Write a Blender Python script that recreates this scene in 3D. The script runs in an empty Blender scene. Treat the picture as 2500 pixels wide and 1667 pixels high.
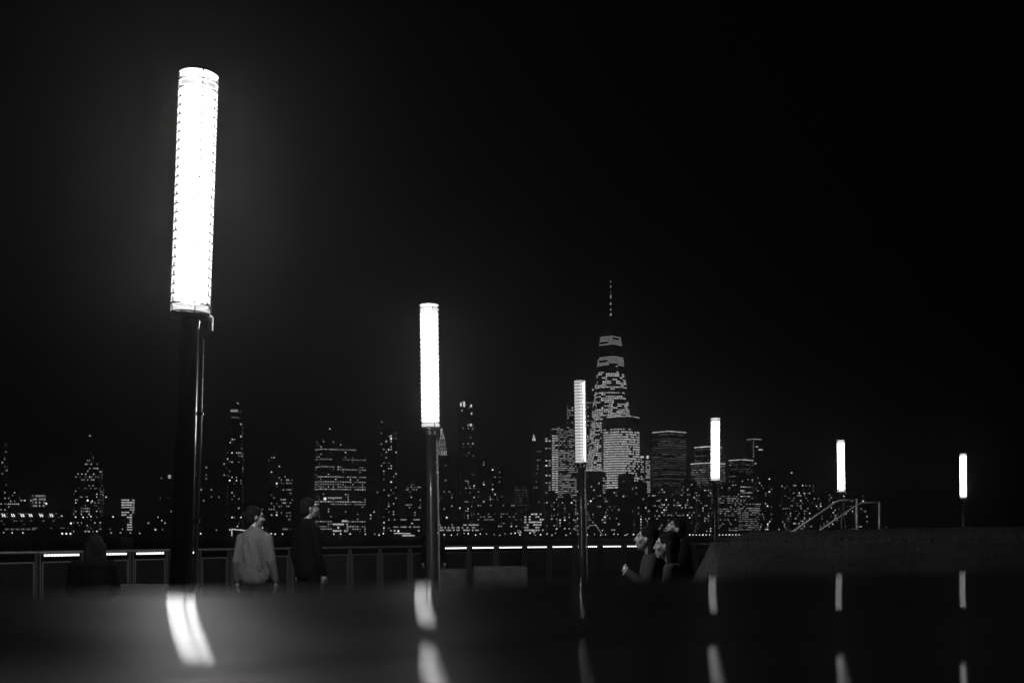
import bpy, bmesh, math, random
import numpy as np
from mathutils import Vector, Matrix
random.seed(7); rng = np.random.default_rng(11)
S = bpy.context.scene
C = S.collection
PI = math.pi

# ------------------------------------------------------------------ camera, sky, exposure
F = 2777.0; CX = 1250.0; HY = 1305.0          # 40 mm lens measured on the 2500 px wide photograph, horizon row
CAMZ = 1.38
cd = bpy.data.cameras.new('camera'); cam = bpy.data.objects.new('camera', cd); C.objects.link(cam)
cam.location = (0, 0, CAMZ); cam.rotation_euler = (PI/2, 0, 0)
cd.sensor_width = 36.0; cd.lens = 36.0*F/2500.0
cd.shift_y = (HY-833.5)/2500.0
cd.clip_start = 0.02; cd.clip_end = 9000
cd.dof.use_dof = True; cd.dof.focus_distance = 20.0; cd.dof.aperture_fstop = 4.0
S.camera = cam

w = bpy.data.worlds.new('World'); S.world = w; w.use_nodes = True
nt = w.node_tree; nt.nodes.clear()
sky = nt.nodes.new('ShaderNodeTexSky'); sky.sky_type = 'NISHITA'; sky.sun_disc = False
sky.sun_elevation = math.radians(-4.0); sky.sun_rotation = math.radians(210)
bw = nt.nodes.new('ShaderNodeRGBToBW'); bg = nt.nodes.new('ShaderNodeBackground'); wo = nt.nodes.new('ShaderNodeOutputWorld')
bg.inputs['Strength'].default_value = 0.02
nt.links.new(sky.outputs[0], bw.inputs[0]); nt.links.new(bw.outputs[0], bg.inputs[0]); nt.links.new(bg.outputs[0], wo.inputs[0])

S.view_settings.view_transform = 'Standard'; S.view_settings.look = 'None'
S.view_settings.exposure = 0.0; S.view_settings.gamma = 1.0
S.render.engine = 'CYCLES'
S.cycles.use_denoising = True
S.cycles.max_bounces = 5; S.cycles.volume_bounces = 0; S.cycles.diffuse_bounces = 2; S.cycles.glossy_bounces = 3
S.cycles.transparent_max_bounces = 12
S.cycles.sample_clamp_indirect = 60.0

LAMP_L = [880, 370, 0.0, 120, 110, 110]       # radiance of each lamp's inner tube
CITY = .84                             # window gain (seen through the haze)
HAZE = 0.0002

def at(px, py, Y):
    return Vector(((px-CX)/F*Y, Y, CAMZ-(py-HY)/F*Y))

# ------------------------------------------------------------------ helpers
def tag(o, label=None, cat=None, group=None, kind=None):
    if label: o['label'] = label
    if cat: o['category'] = cat
    if group: o['group'] = group
    if kind: o['kind'] = kind
    return o
def empty(name, loc=(0,0,0), rz=0.0, ry=0.0):
    o = bpy.data.objects.new(name, None); C.objects.link(o)
    o.location = loc; o.rotation_euler = (0, ry, rz); o.empty_display_size = .2
    return o
def thing(name, label, cat, loc=(0,0,0), rz=0.0, group=None, ry=0.0):
    return tag(empty(name, loc, rz, ry), label, cat, group)
def link(name, me, parent=None, loc=None):
    o = bpy.data.objects.new(name, me); C.objects.link(o)
    if parent: o.parent = parent
    if loc is not None: o.location = loc
    return o

class MB:
    def __init__(s): s.v = []; s.f = []; s.lum = []
    def add(s, vs, fs):
        n = len(s.v); s.v += [tuple(p) for p in vs]; s.f += [tuple(n+i for i in f) for f in fs]
    def box(s, c, d, M=None):
        x, y, z = d[0]/2, d[1]/2, d[2]/2
        vs = [Vector((a*x, b*y, e*z)) for e in (-1,1) for b in (-1,1) for a in (-1,1)]
        if M is not None: vs = [M @ p for p in vs]
        c = Vector(c); vs = [p+c for p in vs]
        s.add(vs, [(0,2,3,1),(4,5,7,6),(0,1,5,4),(2,6,7,3),(0,4,6,2),(1,3,7,5)])
    def cbox(s, c, d, b):                       # bevelled box
        x, y, z = d[0]/2, d[1]/2, d[2]/2
        bm = bmesh.new(); bmesh.ops.create_cube(bm, size=1)
        for q in bm.verts: q.co = Vector((q.co.x*d[0]+c[0], q.co.y*d[1]+c[1], q.co.z*d[2]+c[2]))
        bmesh.ops.bevel(bm, geom=bm.edges[:], offset=b, segments=3, affect='EDGES', profile=.5)
        bm.verts.index_update()
        s.add([q.co.copy() for q in bm.verts], [[q.index for q in f.verts] for f in bm.faces]); bm.free()
    def tube(s, pts, r, n=8, cap=True):
        pts = [Vector(p) for p in pts]
        rs = r if isinstance(r, (list, tuple)) else [r]*len(pts)
        rings = []
        for i, p in enumerate(pts):
            t = (pts[min(i+1, len(pts)-1)]-pts[max(i-1, 0)]).normalized()
            a = Vector((0,0,1)) if abs(t.z) < .9 else Vector((1,0,0))
            u = t.cross(a).normalized(); q = t.cross(u)
            rings.append([p+(u*math.cos(2*PI*k/n)+q*math.sin(2*PI*k/n))*rs[i] for k in range(n)])
        fs = []
        for i in range(len(pts)-1):
            for k in range(n):
                fs.append((i*n+k, i*n+(k+1)%n, (i+1)*n+(k+1)%n, (i+1)*n+k))
        if cap:
            fs.append(tuple(range(n-1, -1, -1))); m = (len(pts)-1)*n; fs.append(tuple(m+k for k in range(n)))
        s.add([p for r_ in rings for p in r_], fs)
    def prism(s, poly, z0, z1, top=None):
        n = len(poly); top = top or poly
        s.add([(p[0], p[1], z0) for p in poly]+[(p[0], p[1], z1) for p in top],
              [(i, (i+1)%n, n+(i+1)%n, n+i) for i in range(n)]+[tuple(range(n-1,-1,-1)), tuple(range(n, 2*n))])
    def quad(s, a, b, c, d, lum=1.0):
        s.add([a, b, c, d], [(0,1,2,3)]); s.lum.append(lum)
    def mesh(s, name, mat=None, smooth=False):
        me = bpy.data.meshes.new(name); me.from_pydata([tuple(p) for p in s.v], [], s.f)
        if mat: me.materials.append(mat)
        if smooth: me.polygons.foreach_set('use_smooth', [True]*len(me.polygons))
        if s.lum and len(s.lum) == len(s.f):
            at_ = me.attributes.new('lum', 'FLOAT', 'FACE'); at_.data.foreach_set('value', s.lum)
        me.update(); return me
    def build(s, name, mat, parent=None, smooth=False, kind=None):
        o = link(name, s.mesh(name, mat, smooth), parent)
        if kind: o['kind'] = kind
        return o

def mat(name, col, rough=.6, metal=0.0, spec=.5, noise=None, bump=None, coat=0.0):
    m = bpy.data.materials.new(name); m.use_nodes = True
    t = m.node_tree; b = t.nodes['Principled BSDF']
    b.inputs['Roughness'].default_value = rough; b.inputs['Metallic'].default_value = metal
    b.inputs['Specular IOR Level'].default_value = spec; b.inputs['Coat Weight'].default_value = coat
    b.inputs['Base Color'].default_value = (col, col, col, 1)
    if noise:
        sc, lo, hi = noise
        tc = t.nodes.new('ShaderNodeTexCoord'); n = t.nodes.new('ShaderNodeTexNoise'); n.inputs['Scale'].default_value = sc; n.inputs['Detail'].default_value = 6
        r = t.nodes.new('ShaderNodeMapRange'); r.inputs['From Min'].default_value = .3; r.inputs['From Max'].default_value = .7
        r.inputs['To Min'].default_value = lo; r.inputs['To Max'].default_value = hi
        t.links.new(tc.outputs['Object'], n.inputs['Vector']); t.links.new(n.outputs['Fac'], r.inputs['Value']); t.links.new(r.outputs[0], b.inputs['Base Color'])
    if bump:
        sc, st, dist = bump
        tc = t.nodes.new('ShaderNodeTexCoord'); n = t.nodes.new('ShaderNodeTexNoise'); n.inputs['Scale'].default_value = sc; n.inputs['Detail'].default_value = 5
        bp = t.nodes.new('ShaderNodeBump'); bp.inputs['Strength'].default_value = st; bp.inputs['Distance'].default_value = dist
        t.links.new(tc.outputs['Object'], n.inputs['Vector']); t.links.new(n.outputs['Fac'], bp.inputs['Height']); t.links.new(bp.outputs[0], b.inputs['Normal'])
    return m
def emit(name, strength, attr=False, sample=True, col=1.0):
    m = bpy.data.materials.new(name); m.use_nodes = True; t = m.node_tree; t.nodes.clear()
    e = t.nodes.new('ShaderNodeEmission'); o = t.nodes.new('ShaderNodeOutputMaterial')
    e.inputs['Color'].default_value = (col, col, col, 1); e.inputs['Strength'].default_value = strength
    if attr:
        a = t.nodes.new('ShaderNodeAttribute'); a.attribute_name = 'lum'
        mu = t.nodes.new('ShaderNodeMath'); mu.operation = 'MULTIPLY'; mu.inputs[1].default_value = strength
        t.links.new(a.outputs['Fac'], mu.inputs[0]); t.links.new(mu.outputs[0], e.inputs['Strength'])
    t.links.new(e.outputs[0], o.inputs[0])
    if not sample: m.cycles.emission_sampling = 'NONE'
    return m

M_wall = mat('facade_stone', .05, .8, noise=(.08, .035, .07))
M_glasswall = mat('facade_glass', .03, .35)
M_win = emit('lit_window', CITY, attr=True, sample=False)
M_spot = emit('far_lamp_glass', CITY*2.0, sample=False)
M_post = mat('black_painted_steel', .035, .28, spec=.6, bump=(40, .15, .01))
M_ring = mat('louver_ring_metal', .02, .6, spec=.1)
M_conduit = mat('conduit_steel', .3, .4)
M_rail = mat('railing_steel', .042, .45, metal=.0)
M_raildark = mat('railing_dark_paint', .04, .45)
M_conc = mat('concrete', .15, .75, noise=(6, .11, .19), bump=(60, .3, .01))
M_wire = mat('mesh_wire', .025, .5)
M_block = mat('dark_concrete', .03, .8, noise=(5, .018, .042), bump=(60, .3, .01))
M_led = emit('led_bead', 2.6)
M_beacon = emit('beacon', CITY*1.8, sample=False)

# ------------------------------------------------------------------ setting: deck, water, far shore
# rail line in plan, measured along the photograph
_X = np.array([-6.85,-5.94,-2.86,-1.24,.51,3.12,5.25]); _Y = np.array([17.3,19.4,25.6,26.5,28.5,29.9,32.4])
_pc = np.polyfit(_X, _Y, 2)
def railY(X):
    X = np.clip(X, -14, 10)
    return float(np.polyval(_pc, X))
def rail_pt(px):
    u = (px-CX)/F; lo, hi = -14.0, 10.0
    for _ in range(60):
        mid = (lo+hi)/2
        if mid/railY(mid) < u: lo = mid
        else: hi = mid
    return Vector((lo, railY(lo), 0))

m = MB(); xs = np.linspace(-14, 60, 75); edge = []
for x in xs:
    edge.append((x, railY(x)+.28 if x < 10 else railY(10)+.28+(x-10)*.75))
n = len(xs)
vs = [(x, -12, 0) for x in xs]+[(e[0], e[1], 0) for e in edge]+[(e[0], e[1], -3.6) for e in edge]
fs = [(i, i+1, n+i+1, n+i) for i in range(n-1)]+[(n+i, n+i+1, 2*n+i+1, 2*n+i) for i in range(n-1)]
m.add(vs, fs)
M_deck = mat('deck_pavers', .07, .5, noise=(1.5, .05, .09), bump=(25, .3, .01))
tag(m.build('pier_deck', M_deck), kind='structure')

M_water = mat('river_water', .008, .6, spec=.0)
t = M_water.node_tree; b = t.nodes['Principled BSDF']
tc = t.nodes.new('ShaderNodeTexCoord'); mp = t.nodes.new('ShaderNodeMapping'); mp.inputs['Scale'].default_value = (.55, .3, 1)
nz = t.nodes.new('ShaderNodeTexNoise'); nz.inputs['Scale'].default_value = 1.0; nz.inputs['Detail'].default_value = 8; nz.inputs['Roughness'].default_value = .62
bp = t.nodes.new('ShaderNodeBump'); bp.inputs['Strength'].default_value = .9; bp.inputs['Distance'].default_value = .5
t.links.new(tc.outputs['Object'], mp.inputs[0]); t.links.new(mp.outputs[0], nz.inputs[0]); t.links.new(nz.outputs[0], bp.inputs['Height']); t.links.new(bp.outputs[0], b.inputs['Normal'])
gl = t.nodes.new('ShaderNodeBsdfGlossy'); gl.inputs['Roughness'].default_value = .12
mx = t.nodes.new('ShaderNodeMixShader'); mx.inputs[0].default_value = .12
t.links.new(bp.outputs[0], gl.inputs['Normal']); t.links.new(b.outputs[0], mx.inputs[1]); t.links.new(gl.outputs[0], mx.inputs[2]); t.links.new(mx.outputs[0], t.nodes['Material Output'].inputs[0])
m = MB(); m.add([(-3000,-60,-3),(3000,-60,-3),(3000,4400,-3),(-3000,4400,-3)], [(0,1,2,3)])
tag(m.build('river', M_water), kind='structure')

m = MB(); m.prism([(-1600,1962),(250,1962),(1450,2010),(1600,2100),(1600,4300),(-1600,4300)], -3.4, -0.6)
m.prism([(-1600,1960),(250,1960),(250,1964),(-1600,1964)], -3.4, 0.3)
tag(m.build('far_shore', M_conc), kind='structure')
# ------------------------------------------------------------------ foreground ledge: two polished convex slabs just under the lens
f2 = 2613.0
uu = np.concatenate([np.linspace(-1.3,-.55,10)[:-1], np.linspace(-.55,.62,150), np.linspace(.62,1.3,10)[1:]])
uc = np.clip(uu, -.5, .5)                                              # direction across the ledge
def pe(*c): return np.exp(np.polyval(c, uc))
d0, d1 = pe(-1.6901,.8655,.1375,-.7922,4.615), pe(-5.0191,1.6589,1.5357,-.9259,5.2931)             # band of slopes of the far slab
e0, e1 = pe(-7.4426,6.0074,1.5342,-3.2676,5.3207), pe(-7.7138,5.8437,1.6159,-3.1674,6.0765)
sp, d0b = pe(-5.1945,1.4893,1.7995,-.6516,5.4343), pe(-8.0558,1.0016,2.8778,-.3128,5.4925)
NJ = 60
def slab(dstart, dend, efun, r0):
    """convex profile integrated from the far edge to the near edge, one profile per direction"""
    P = np.zeros((len(uu), NJ, 3)); r = np.array(r0, float).copy()
    ds = [dstart+(dend-dstart)*j/(NJ-1) for j in range(NJ)]
    for j in range(NJ):
        if j:
            dm = (ds[j]+ds[j-1])/2
            r = r*np.exp(-(ds[j]-ds[j-1])/np.maximum((efun(dm)+dm)/2, 20))
        P[:, j, 0] = uu*r; P[:, j, 1] = r; P[:, j, 2] = CAMZ-r*ds[j]/f2
    return P, r
k1 = (e1-e0)/(d1-d0)
P1, rn = slab(d0+8, sp, lambda d: e0+(d-d0)*k1, pe(-4.1203,1.0935,-.2244,.171,1.0419,-.3567))
P2, rn2 = slab(sp+1.5, np.full(len(uu), 560.0), lambda d: e0+(d-d0b)*1.15, np.minimum(pe(3.1088,2.6862,-2.565,-.837,1.0646,-1.4271), rn*.985))

def ledge_mat():
    m = bpy.data.materials.new('polished_dark_stone'); m.use_nodes = True; t = m.node_tree; t.nodes.clear()
    o = t.nodes.new('ShaderNodeOutputMaterial')
    df = t.nodes.new('ShaderNodeBsdfDiffuse')
    g1 = t.nodes.new('ShaderNodeBsdfGlossy'); g1.inputs['Roughness'].default_value = .015; g1.inputs['Color'].default_value = (.9,.9,.9,1)
    g2 = t.nodes.new('ShaderNodeBsdfGlossy'); g2.inputs['Roughness'].default_value = .43; g2.inputs['Color'].default_value = (.9,.9,.9,1)
    tc = t.nodes.new('ShaderNodeTexCoord'); n = t.nodes.new('ShaderNodeTexNoise'); n.inputs['Scale'].default_value = 220; n.inputs['Detail'].default_value = 3
    r = t.nodes.new('ShaderNodeMapRange'); r.inputs['To Min'].default_value = .008; r.inputs['To Max'].default_value = .024
    t.links.new(tc.outputs['Object'], n.inputs['Vector']); t.links.new(n.outputs[0], r.inputs[0]); t.links.new(r.outputs[0], df.inputs['Color'])
    m1 = t.nodes.new('ShaderNodeMixShader'); m1.inputs[0].default_value = LEDGE_G2
    m2 = t.nodes.new('ShaderNodeMixShader'); m2.inputs[0].default_value = LEDGE_G1
    mp = t.nodes.new('ShaderNodeMapping'); mp.inputs['Scale'].default_value = (14, 40, 14); n2 = t.nodes.new('ShaderNodeTexNoise'); n2.inputs['Scale'].default_value = 1.0; n2.inputs['Detail'].default_value = 7
    r2 = t.nodes.new('ShaderNodeMapRange'); r2.inputs['From Min'].default_value = .3; r2.inputs['From Max'].default_value = .7; r2.inputs['To Min'].default_value = LEDGE_G2*.55; r2.inputs['To Max'].default_value = LEDGE_G2*1.45
    t.links.new(tc.outputs['Object'], mp.inputs[0]); t.links.new(mp.outputs[0], n2.inputs['Vector']); t.links.new(n2.outputs[0], r2.inputs[0]); t.links.new(r2.outputs[0], m1.inputs[0])   # uneven wiped film
    t.links.new(df.outputs[0], m1.inputs[1]); t.links.new(g2.outputs[0], m1.inputs[2])
    t.links.new(m1.outputs[0], m2.inputs[1]); t.links.new(g1.outputs[0], m2.inputs[2]); t.links.new(m2.outputs[0], o.inputs[0])
    return m
LEDGE_G1 = .0042; LEDGE_G2 = .016
M_ledge = ledge_mat()
ledge = thing('polished_ledge', 'polished dark stone ledge with rounded slabs mirroring the lamps at the lower edge', 'ledge', (0, .5, 0))
def grid_part(name, P, parent, off):
    nu, nj = P.shape[:2]; v = [tuple(Vector(P[i,j])-off) for i in range(nu) for j in range(nj)]
    f = [(i*nj+j, i*nj+j+1, (i+1)*nj+j+1, (i+1)*nj+j) for i in range(nu-1) for j in range(nj-1)]
    f = [tuple(reversed(q)) for q in f]
    # skirt: far and near sides and underside
    base = len(v)
    for i in range(nu):
        for j in (0, nj-1): v.append((P[i,j,0]-off.x, P[i,j,1]-off.y, P[i,j,2]-.045))
    for i in range(nu-1):
        a, c = base+2*i, base+2*i+2
        f += [(i*nj, a, c, (i+1)*nj), (i*nj+nj-1, (i+1)*nj+nj-1, c+1, a+1), (a, a+1, c+1, c)]
    me = bpy.data.meshes.new(name); me.from_pydata(v, [], f); me.materials.append(M_ledge)
    me.polygons.foreach_set('use_smooth', [k < (nu-1)*(nj-1) for k in range(len(me.polygons))]); me.update()
    return link(name, me, parent)
grid_part('slab', P1, ledge, Vector((0,.5,0)))
grid_part('slab', P2, ledge, Vector((0,.5,0)))
m = MB(); m.box((0, .08, .58), (2.2, .62, 1.16)); m.build('base_wall', M_conc, ledge)

# ------------------------------------------------------------------ lamps
LAMPS = [((464.5,757),(485.8,165)), ((1051,1041.7),(1047,740)), ((1418,1129),(1414.8,927)),
         ((1746,1172.5),(1746.4,1019.5)), ((2054,1200),(2052.5,1073.6)), ((2352,1215),(2351.7,1106.6))]
LL = 2.0; NR = 27; RR = .155
def shell_mat(name, e, tr):
    m = bpy.data.materials.new(name); m.use_nodes = True; t = m.node_tree; t.nodes.clear()
    o = t.nodes.new('ShaderNodeOutputMaterial'); em = t.nodes.new('ShaderNodeEmission'); em.inputs['Strength'].default_value = e
    tp = t.nodes.new('ShaderNodeBsdfTransparent'); mx = t.nodes.new('ShaderNodeMixShader'); mx.inputs[0].default_value = tr
    t.links.new(em.outputs[0], mx.inputs[1]); t.links.new(tp.outputs[0], mx.inputs[2]); t.links.new(mx.outputs[0], o.inputs[0])
    m.cycles.emission_sampling = 'NONE' if e < .9 else 'AUTO'
    return m
def cyl(r, z0, z1, n=40, caps=True):
    m = MB(); m.tube([(0,0,z0),(0,0,z1)], r, n, caps); return m
ring_me = None
def ring_mesh():
    bm = MB(); n = 40; ro, ri, h = RR+.006, RR-.010, .012
    for (r, z) in ((ro,-h/2),(ro,h/2),(ri,h/2),(ri,-h/2)):
        bm.v += [(r*math.cos(2*PI*k/n), r*math.sin(2*PI*k/n), z) for k in range(n)]
    for a in range(4):
        for k in range(n):
            bm.f.append((a*n+k, a*n+(k+1)%n, ((a+1)%4)*n+(k+1)%n, ((a+1)%4)*n+k))
    return bm.mesh('louver_ring', M_ring)
ring_me = ring_mesh()
rm = MB(); rm.box((0,0,0), (.011,.011,LL+.02)); rod_me = rm.mesh('lamp_rod', M_ring)
lamp_lbl = ['tallest bright louvred column lamp nearest the camera on the left',
  'bright louvred column lamp with a dark figure behind its post, second from left',
  'dim grey louvred column lamp in front of the stepped towers',
  'bright column lamp above the three seated people by the mound',
  'column lamp rising behind the two stair handrails',
  'smallest column lamp standing alone at the far right']
for i, ((bx, by), (tx, ty)) in enumerate(LAMPS):
    hpx = by-ty; Y = F*LL/hpx; b_ = at(bx, by, Y); s = (tx-bx)/hpx; b_.x *= (Y+.15)/Y; Y += .15   # measured on the lamp's front
    zb = b_.z; root = thing('lamp_post', lamp_lbl[i], 'lamp post', (b_.x-s*zb, Y, 0), 0, 'louvred column lamps along the pier', ry=math.atan(s))
    # post (tapered), base plate, collar
    m = MB(); m.tube([(0,0,.02),(0,0,.9),(0,0,2.0),(0,0,zb-.05)], [.098,.095,.084,.074], 28); m.build('post', M_post, root, True)
    m = MB(); m.tube([(0,0,0),(0,0,.03),(0,0,.04)], [.2,.2,.12], 28); bp_ = m.build('base_plate', M_post, root)
    for k in range(4):
        a = PI/4+k*PI/2; m = MB(); m.tube([(.165*math.cos(a), .165*math.sin(a), .03), (.165*math.cos(a), .165*math.sin(a), .055)], .014, 6); m.build('bolt', M_rail, bp_)
    m = MB(); m.tube([(0,0,zb-.12),(0,0,zb-.045),(0,0,zb-.04),(0,0,zb-.008)], [.076,.082,RR+.004,RR+.005], 36); m.build('shade_collar', M_post, root, False)  # flares into a disc shaped to keep the post below in shade
    # conduit on the right of the post, with clamp and sensor box
    m = MB(); m.tube([(.116,.02,.3),(.110,.02,2.2),(.100,.02,zb-.20)], .016, 10); co = m.build('conduit', M_conduit, root, True)
    for z in (.6, 1.5, 2.4):
        m = MB(); m.box((.09,.02,z), (.09,.03,.025)); m.build('clamp', M_post, co)
    m = MB(); m.cbox((.175,.0,zb-.075), (.035,.05,.12), .006); m.build('sensor_box', M_conduit, root)
    # light: inner tube, frosted sleeve, rings, rods, cap
    L = LAMP_L[i]
    if L > 0:
        m = cyl(.126, zb+.11, zb+LL-.12, 32); m.build('light_tube', emit('lamp_tube_%d' % i, L), root, True)
        sh = shell_mat('frosted_sleeve_%d' % i, .78, .35)
    else:
        m = MB(); m.tube([(.045,-.02,zb+.06),(.045,-.02,zb+LL-.06)], .05, 24); m.build('light_tube', emit('lamp_tube_dim', .85), root, True)
        m = MB(); m.tube([(.092,-.06,zb+.05),(.092,-.06,zb+LL-.05)], .009, 10); m.build('led_line', emit('lamp_led_line', 150), root, True)
        sh = shell_mat('frosted_sleeve_dim', .66, .45)
    m = cyl(RR-.012, zb+.004, zb+LL-.004, 40, False); m.build('frosted_sleeve', sh, root, True)
    for k in range(NR+1):
        link('louver_ring', ring_me, root, (0,0,zb+LL*k/NR))
    for k in range(4):
        a = math.radians(28)+k*PI/2; o = link('rod', rod_me, root, ((RR+.004)*math.cos(a), (RR+.004)*math.sin(a), zb+LL/2)); o.rotation_euler = (0,0,a)
    m = MB(); m.tube([(0,0,zb+LL+.005),(0,0,zb+LL+.02)], [RR+.004,RR-.01], 40); m.build('cap', M_post, root)

# ------------------------------------------------------------------ railing
posts_px = [-330,-180,-40,92,205,320,410,485,560,635,708,781,854,927.5,1001,1073,1145,1211,1280,1341,1403,1464,1522.6,1580,1638,1696,1755,1812]
lit = {3,4,5,6,14,15,16,17,18,19,20,21,22,23}
RP = [rail_pt(p) for p in posts_px]
rl = thing('railing', 'steel pier railing with wire mesh panels and beaded lights under its handrail', 'railing', RP[14])
O = RP[14]
HZ = 1.115
m = MB(); m.tube([p+Vector((0,0,HZ))-O for p in RP], .026, 10); m.build('handrail', M_raildark, rl, True)
for i, p in enumerate(RP):
    q = p-O; dr = (RP[min(i+1,len(RP)-1)]-RP[max(i-1,0)]).normalized(); ang = math.atan2(dr.y, dr.x); R = Matrix.Rotation(ang, 3, 'Z')
    m = MB()
    for s_ in (-.034, .034): m.box(q+R@Vector((s_,0,HZ/2-.01)), (.012,.04,HZ-.02), R)
    m.build('post', M_rail, rl)
for i in range(len(RP)-1):
    a, c = RP[i]-O, RP[i+1]-O; d = c-a; ln = d.length; d.normalize(); ang = math.atan2(d.y, d.x); R = Matrix.Rotation(ang, 3, 'Z')
    mid = (a+c)/2; w_ = ln-.14
    m = MB()
    m.box(mid+Vector((0,0,.965)), (w_,.03,.022), R); m.box(mid+Vector((0,0,.145)), (w_,.03,.022), R)
    for s_ in (-1,1): m.box(mid+R@Vector((s_*(w_/2-.011),0,.555)), (.022,.03,.796), R)
    pf = m.build('panel_frame', M_rail, rl)
    m = MB(); st = .055; H_ = .79
    for dirn in (1,-1):
        k = -int(H_/st)-1
        while k*st < w_:
            x0 = k*st; x1 = x0+H_*.55
            xa, za, xb, zb_ = x0, 0.0, x1, H_
            lo = max(0, xa); hi = min(w_-.02, xb)
            if hi > lo+.01:
                z_lo = (lo-xa)/(xb-xa)*H_; z_hi = (hi-xa)/(xb-xa)*H_
                if dirn < 0: p0 = (w_-.02-lo, z_lo); p1 = (w_-.02-hi, z_hi)
                else: p0 = (lo, z_lo); p1 = (hi, z_hi)
                A = mid+R@Vector((p0[0]-w_/2+.01, .003*dirn, .16+p0[1])); B = mid+R@Vector((p1[0]-w_/2+.01, .003*dirn, .16+p1[1]))
                m.tube([A, B], .0022, 3, False)
            k += 1
    m.build('wire_mesh', M_wire, rl, kind='stuff')
    if i in lit:
        m = MB(); nb = max(8, int((ln-.2)/.062))
        lo = -ln/2+.1
        if i == 14: lo = ln*.30
        for k in range(nb):
            x = lo+(ln/2-.1-lo)*(k+.5)/nb
            m.cbox(mid+R@Vector((x, -.012, HZ-.046)), (.034,.028,.03), .008)
        # beads share one bar
        stp = m.build('light_strip', M_led, rl, kind='stuff')
        m = MB(); m.box(mid+R@Vector((lo/2+(ln/2-.1)/2, .006, HZ-.03)), (ln/2-.1-lo, .034, .012), R); m.build('light_channel', M_rail, stp)

# ------------------------------------------------------------------ mound with stairs rails
def sstep(x): x = min(1, max(0, x)); return x*x*(3-2*x)
def mound_z(X, Yv):
    xl = 1.565+(Yv-9)*.22*(1 if Yv > 9 else .35)
    f = min(1, max(0, (X-(xl-.66))/.66)); f = f if f < .9 else .9+.1*sstep((f-.9)/.1*.999)
    fr = sstep((Yv-5.2)/4.2); bk = 1-sstep((Yv-27)/4)
    top = 1.315+.17*sstep((X-2.2)/5.5)*sstep((Yv-8)/6) - .012*max(0, 0)
    top += .012*math.sin(X*3.1+Yv)+.010*math.sin(X*7.3-Yv*2.1)
    return top*f*fr*bk
m = MB(); gx = np.concatenate([np.linspace(.3, 3.2, 70), np.linspace(3.25, 26, 90)]); gy = np.concatenate([np.linspace(5.0, 11, 60), np.linspace(11.2, 31.2, 70)])
for X in gx:
    for Yv in gy: m.v.append((X, Yv, .003+mound_z(X, Yv)))
ny = len(gy)
for i in range(len(gx)-1):
    for j in range(ny-1): m.f.append((i*ny+j, (i+1)*ny+j, (i+1)*ny+j+1, i*ny+j+1))
M_grass = mat('lawn', .04, .9, spec=.05, noise=(3, .016, .028), bump=(90, .8, .03))
mo = m.build('lawn_mound', M_grass, None, True); tag(mo, kind='structure')
# grass blades on the near side and the crest
m = MB(); cnt = 0
M_blade = mat('grass_blade', .035, .8, spec=.05, noise=(9, .014, .034))
while cnt < 26000:
    if cnt % 3: X = .9+random.random()*6; Yv = 6+random.random()*6
    else: X = 1.4+random.random()*9; Yv = 8+random.random()*17
    z = mound_z(X, Yv)
    if z < .25: cnt += 1; continue
    h = .018+.03*random.random(); a = random.random()*PI; lx, ly = (random.random()-.5)*.03, (random.random()-.5)*.03
    c_, s_ = math.cos(a)*.003, math.sin(a)*.003
    m.add([(X-c_,Yv-s_,z),(X+c_,Yv+s_,z),(X+lx,Yv+ly,z+h)], [(0,1,2)]); cnt += 1
g = m.build('lawn_grass', M_blade); tag(g, 'short grass covering the raised lawn mound', 'grass', kind='stuff')
M_stairrail = mat('galvanised_tube', .42, .4, metal=.2)
def handrail(Y, pts, posts, label):
    base = at(posts[0][0], posts[0][2], Y)
    rt = thing('stair_handrail', label, 'handrail', base, 0, 'handrails of the mound stairs')
    P = [at(x, y, Y) for x, y in pts]
    # round the bends a little
    q = [P[0]]
    for i in range(1, len(P)-1):
        q += [P[i]+(P[i-1]-P[i]).normalized()*.07, P[i]+(P[i-1]-P[i]).normalized()*.02+(P[i+1]-P[i]).normalized()*.02, P[i]+(P[i+1]-P[i]).normalized()*.07]
    q.append(P[-1])
    m = MB(); m.tube([p-base for p in q], .018, 10); m.build('rail', M_stairrail, rt, True)
    for (x, yt, yb) in posts:
        a_, b2 = at(x, yt, Y), at(x, yb, Y); g_ = mound_z(b2.x, Y)
        m = MB(); m.tube([a_-base, Vector((b2.x, Y, min(b2.z, g_)-.05))-base], .025, 10); po = m.build('post', M_stairrail, rt, True)
        m = MB(); m.tube([Vector((b2.x, Y, g_-.01))-base, Vector((b2.x, Y, g_+.012))-base], .055, 14); m.build('base_flange', M_stairrail, po)
handrail(23.0, [(1895,1325),(2046,1221),(2091,1220)], [(2092,1217,1314),(1943,1293,1319)], 'steel stair handrail with its upper post nearer the fifth lamp')
handrail(24.6, [(1953,1326),(2100,1227),(2146,1226)], [(2147,1224,1314),(2005,1297,1323)], 'steel stair handrail on the right of the pair')

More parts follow.
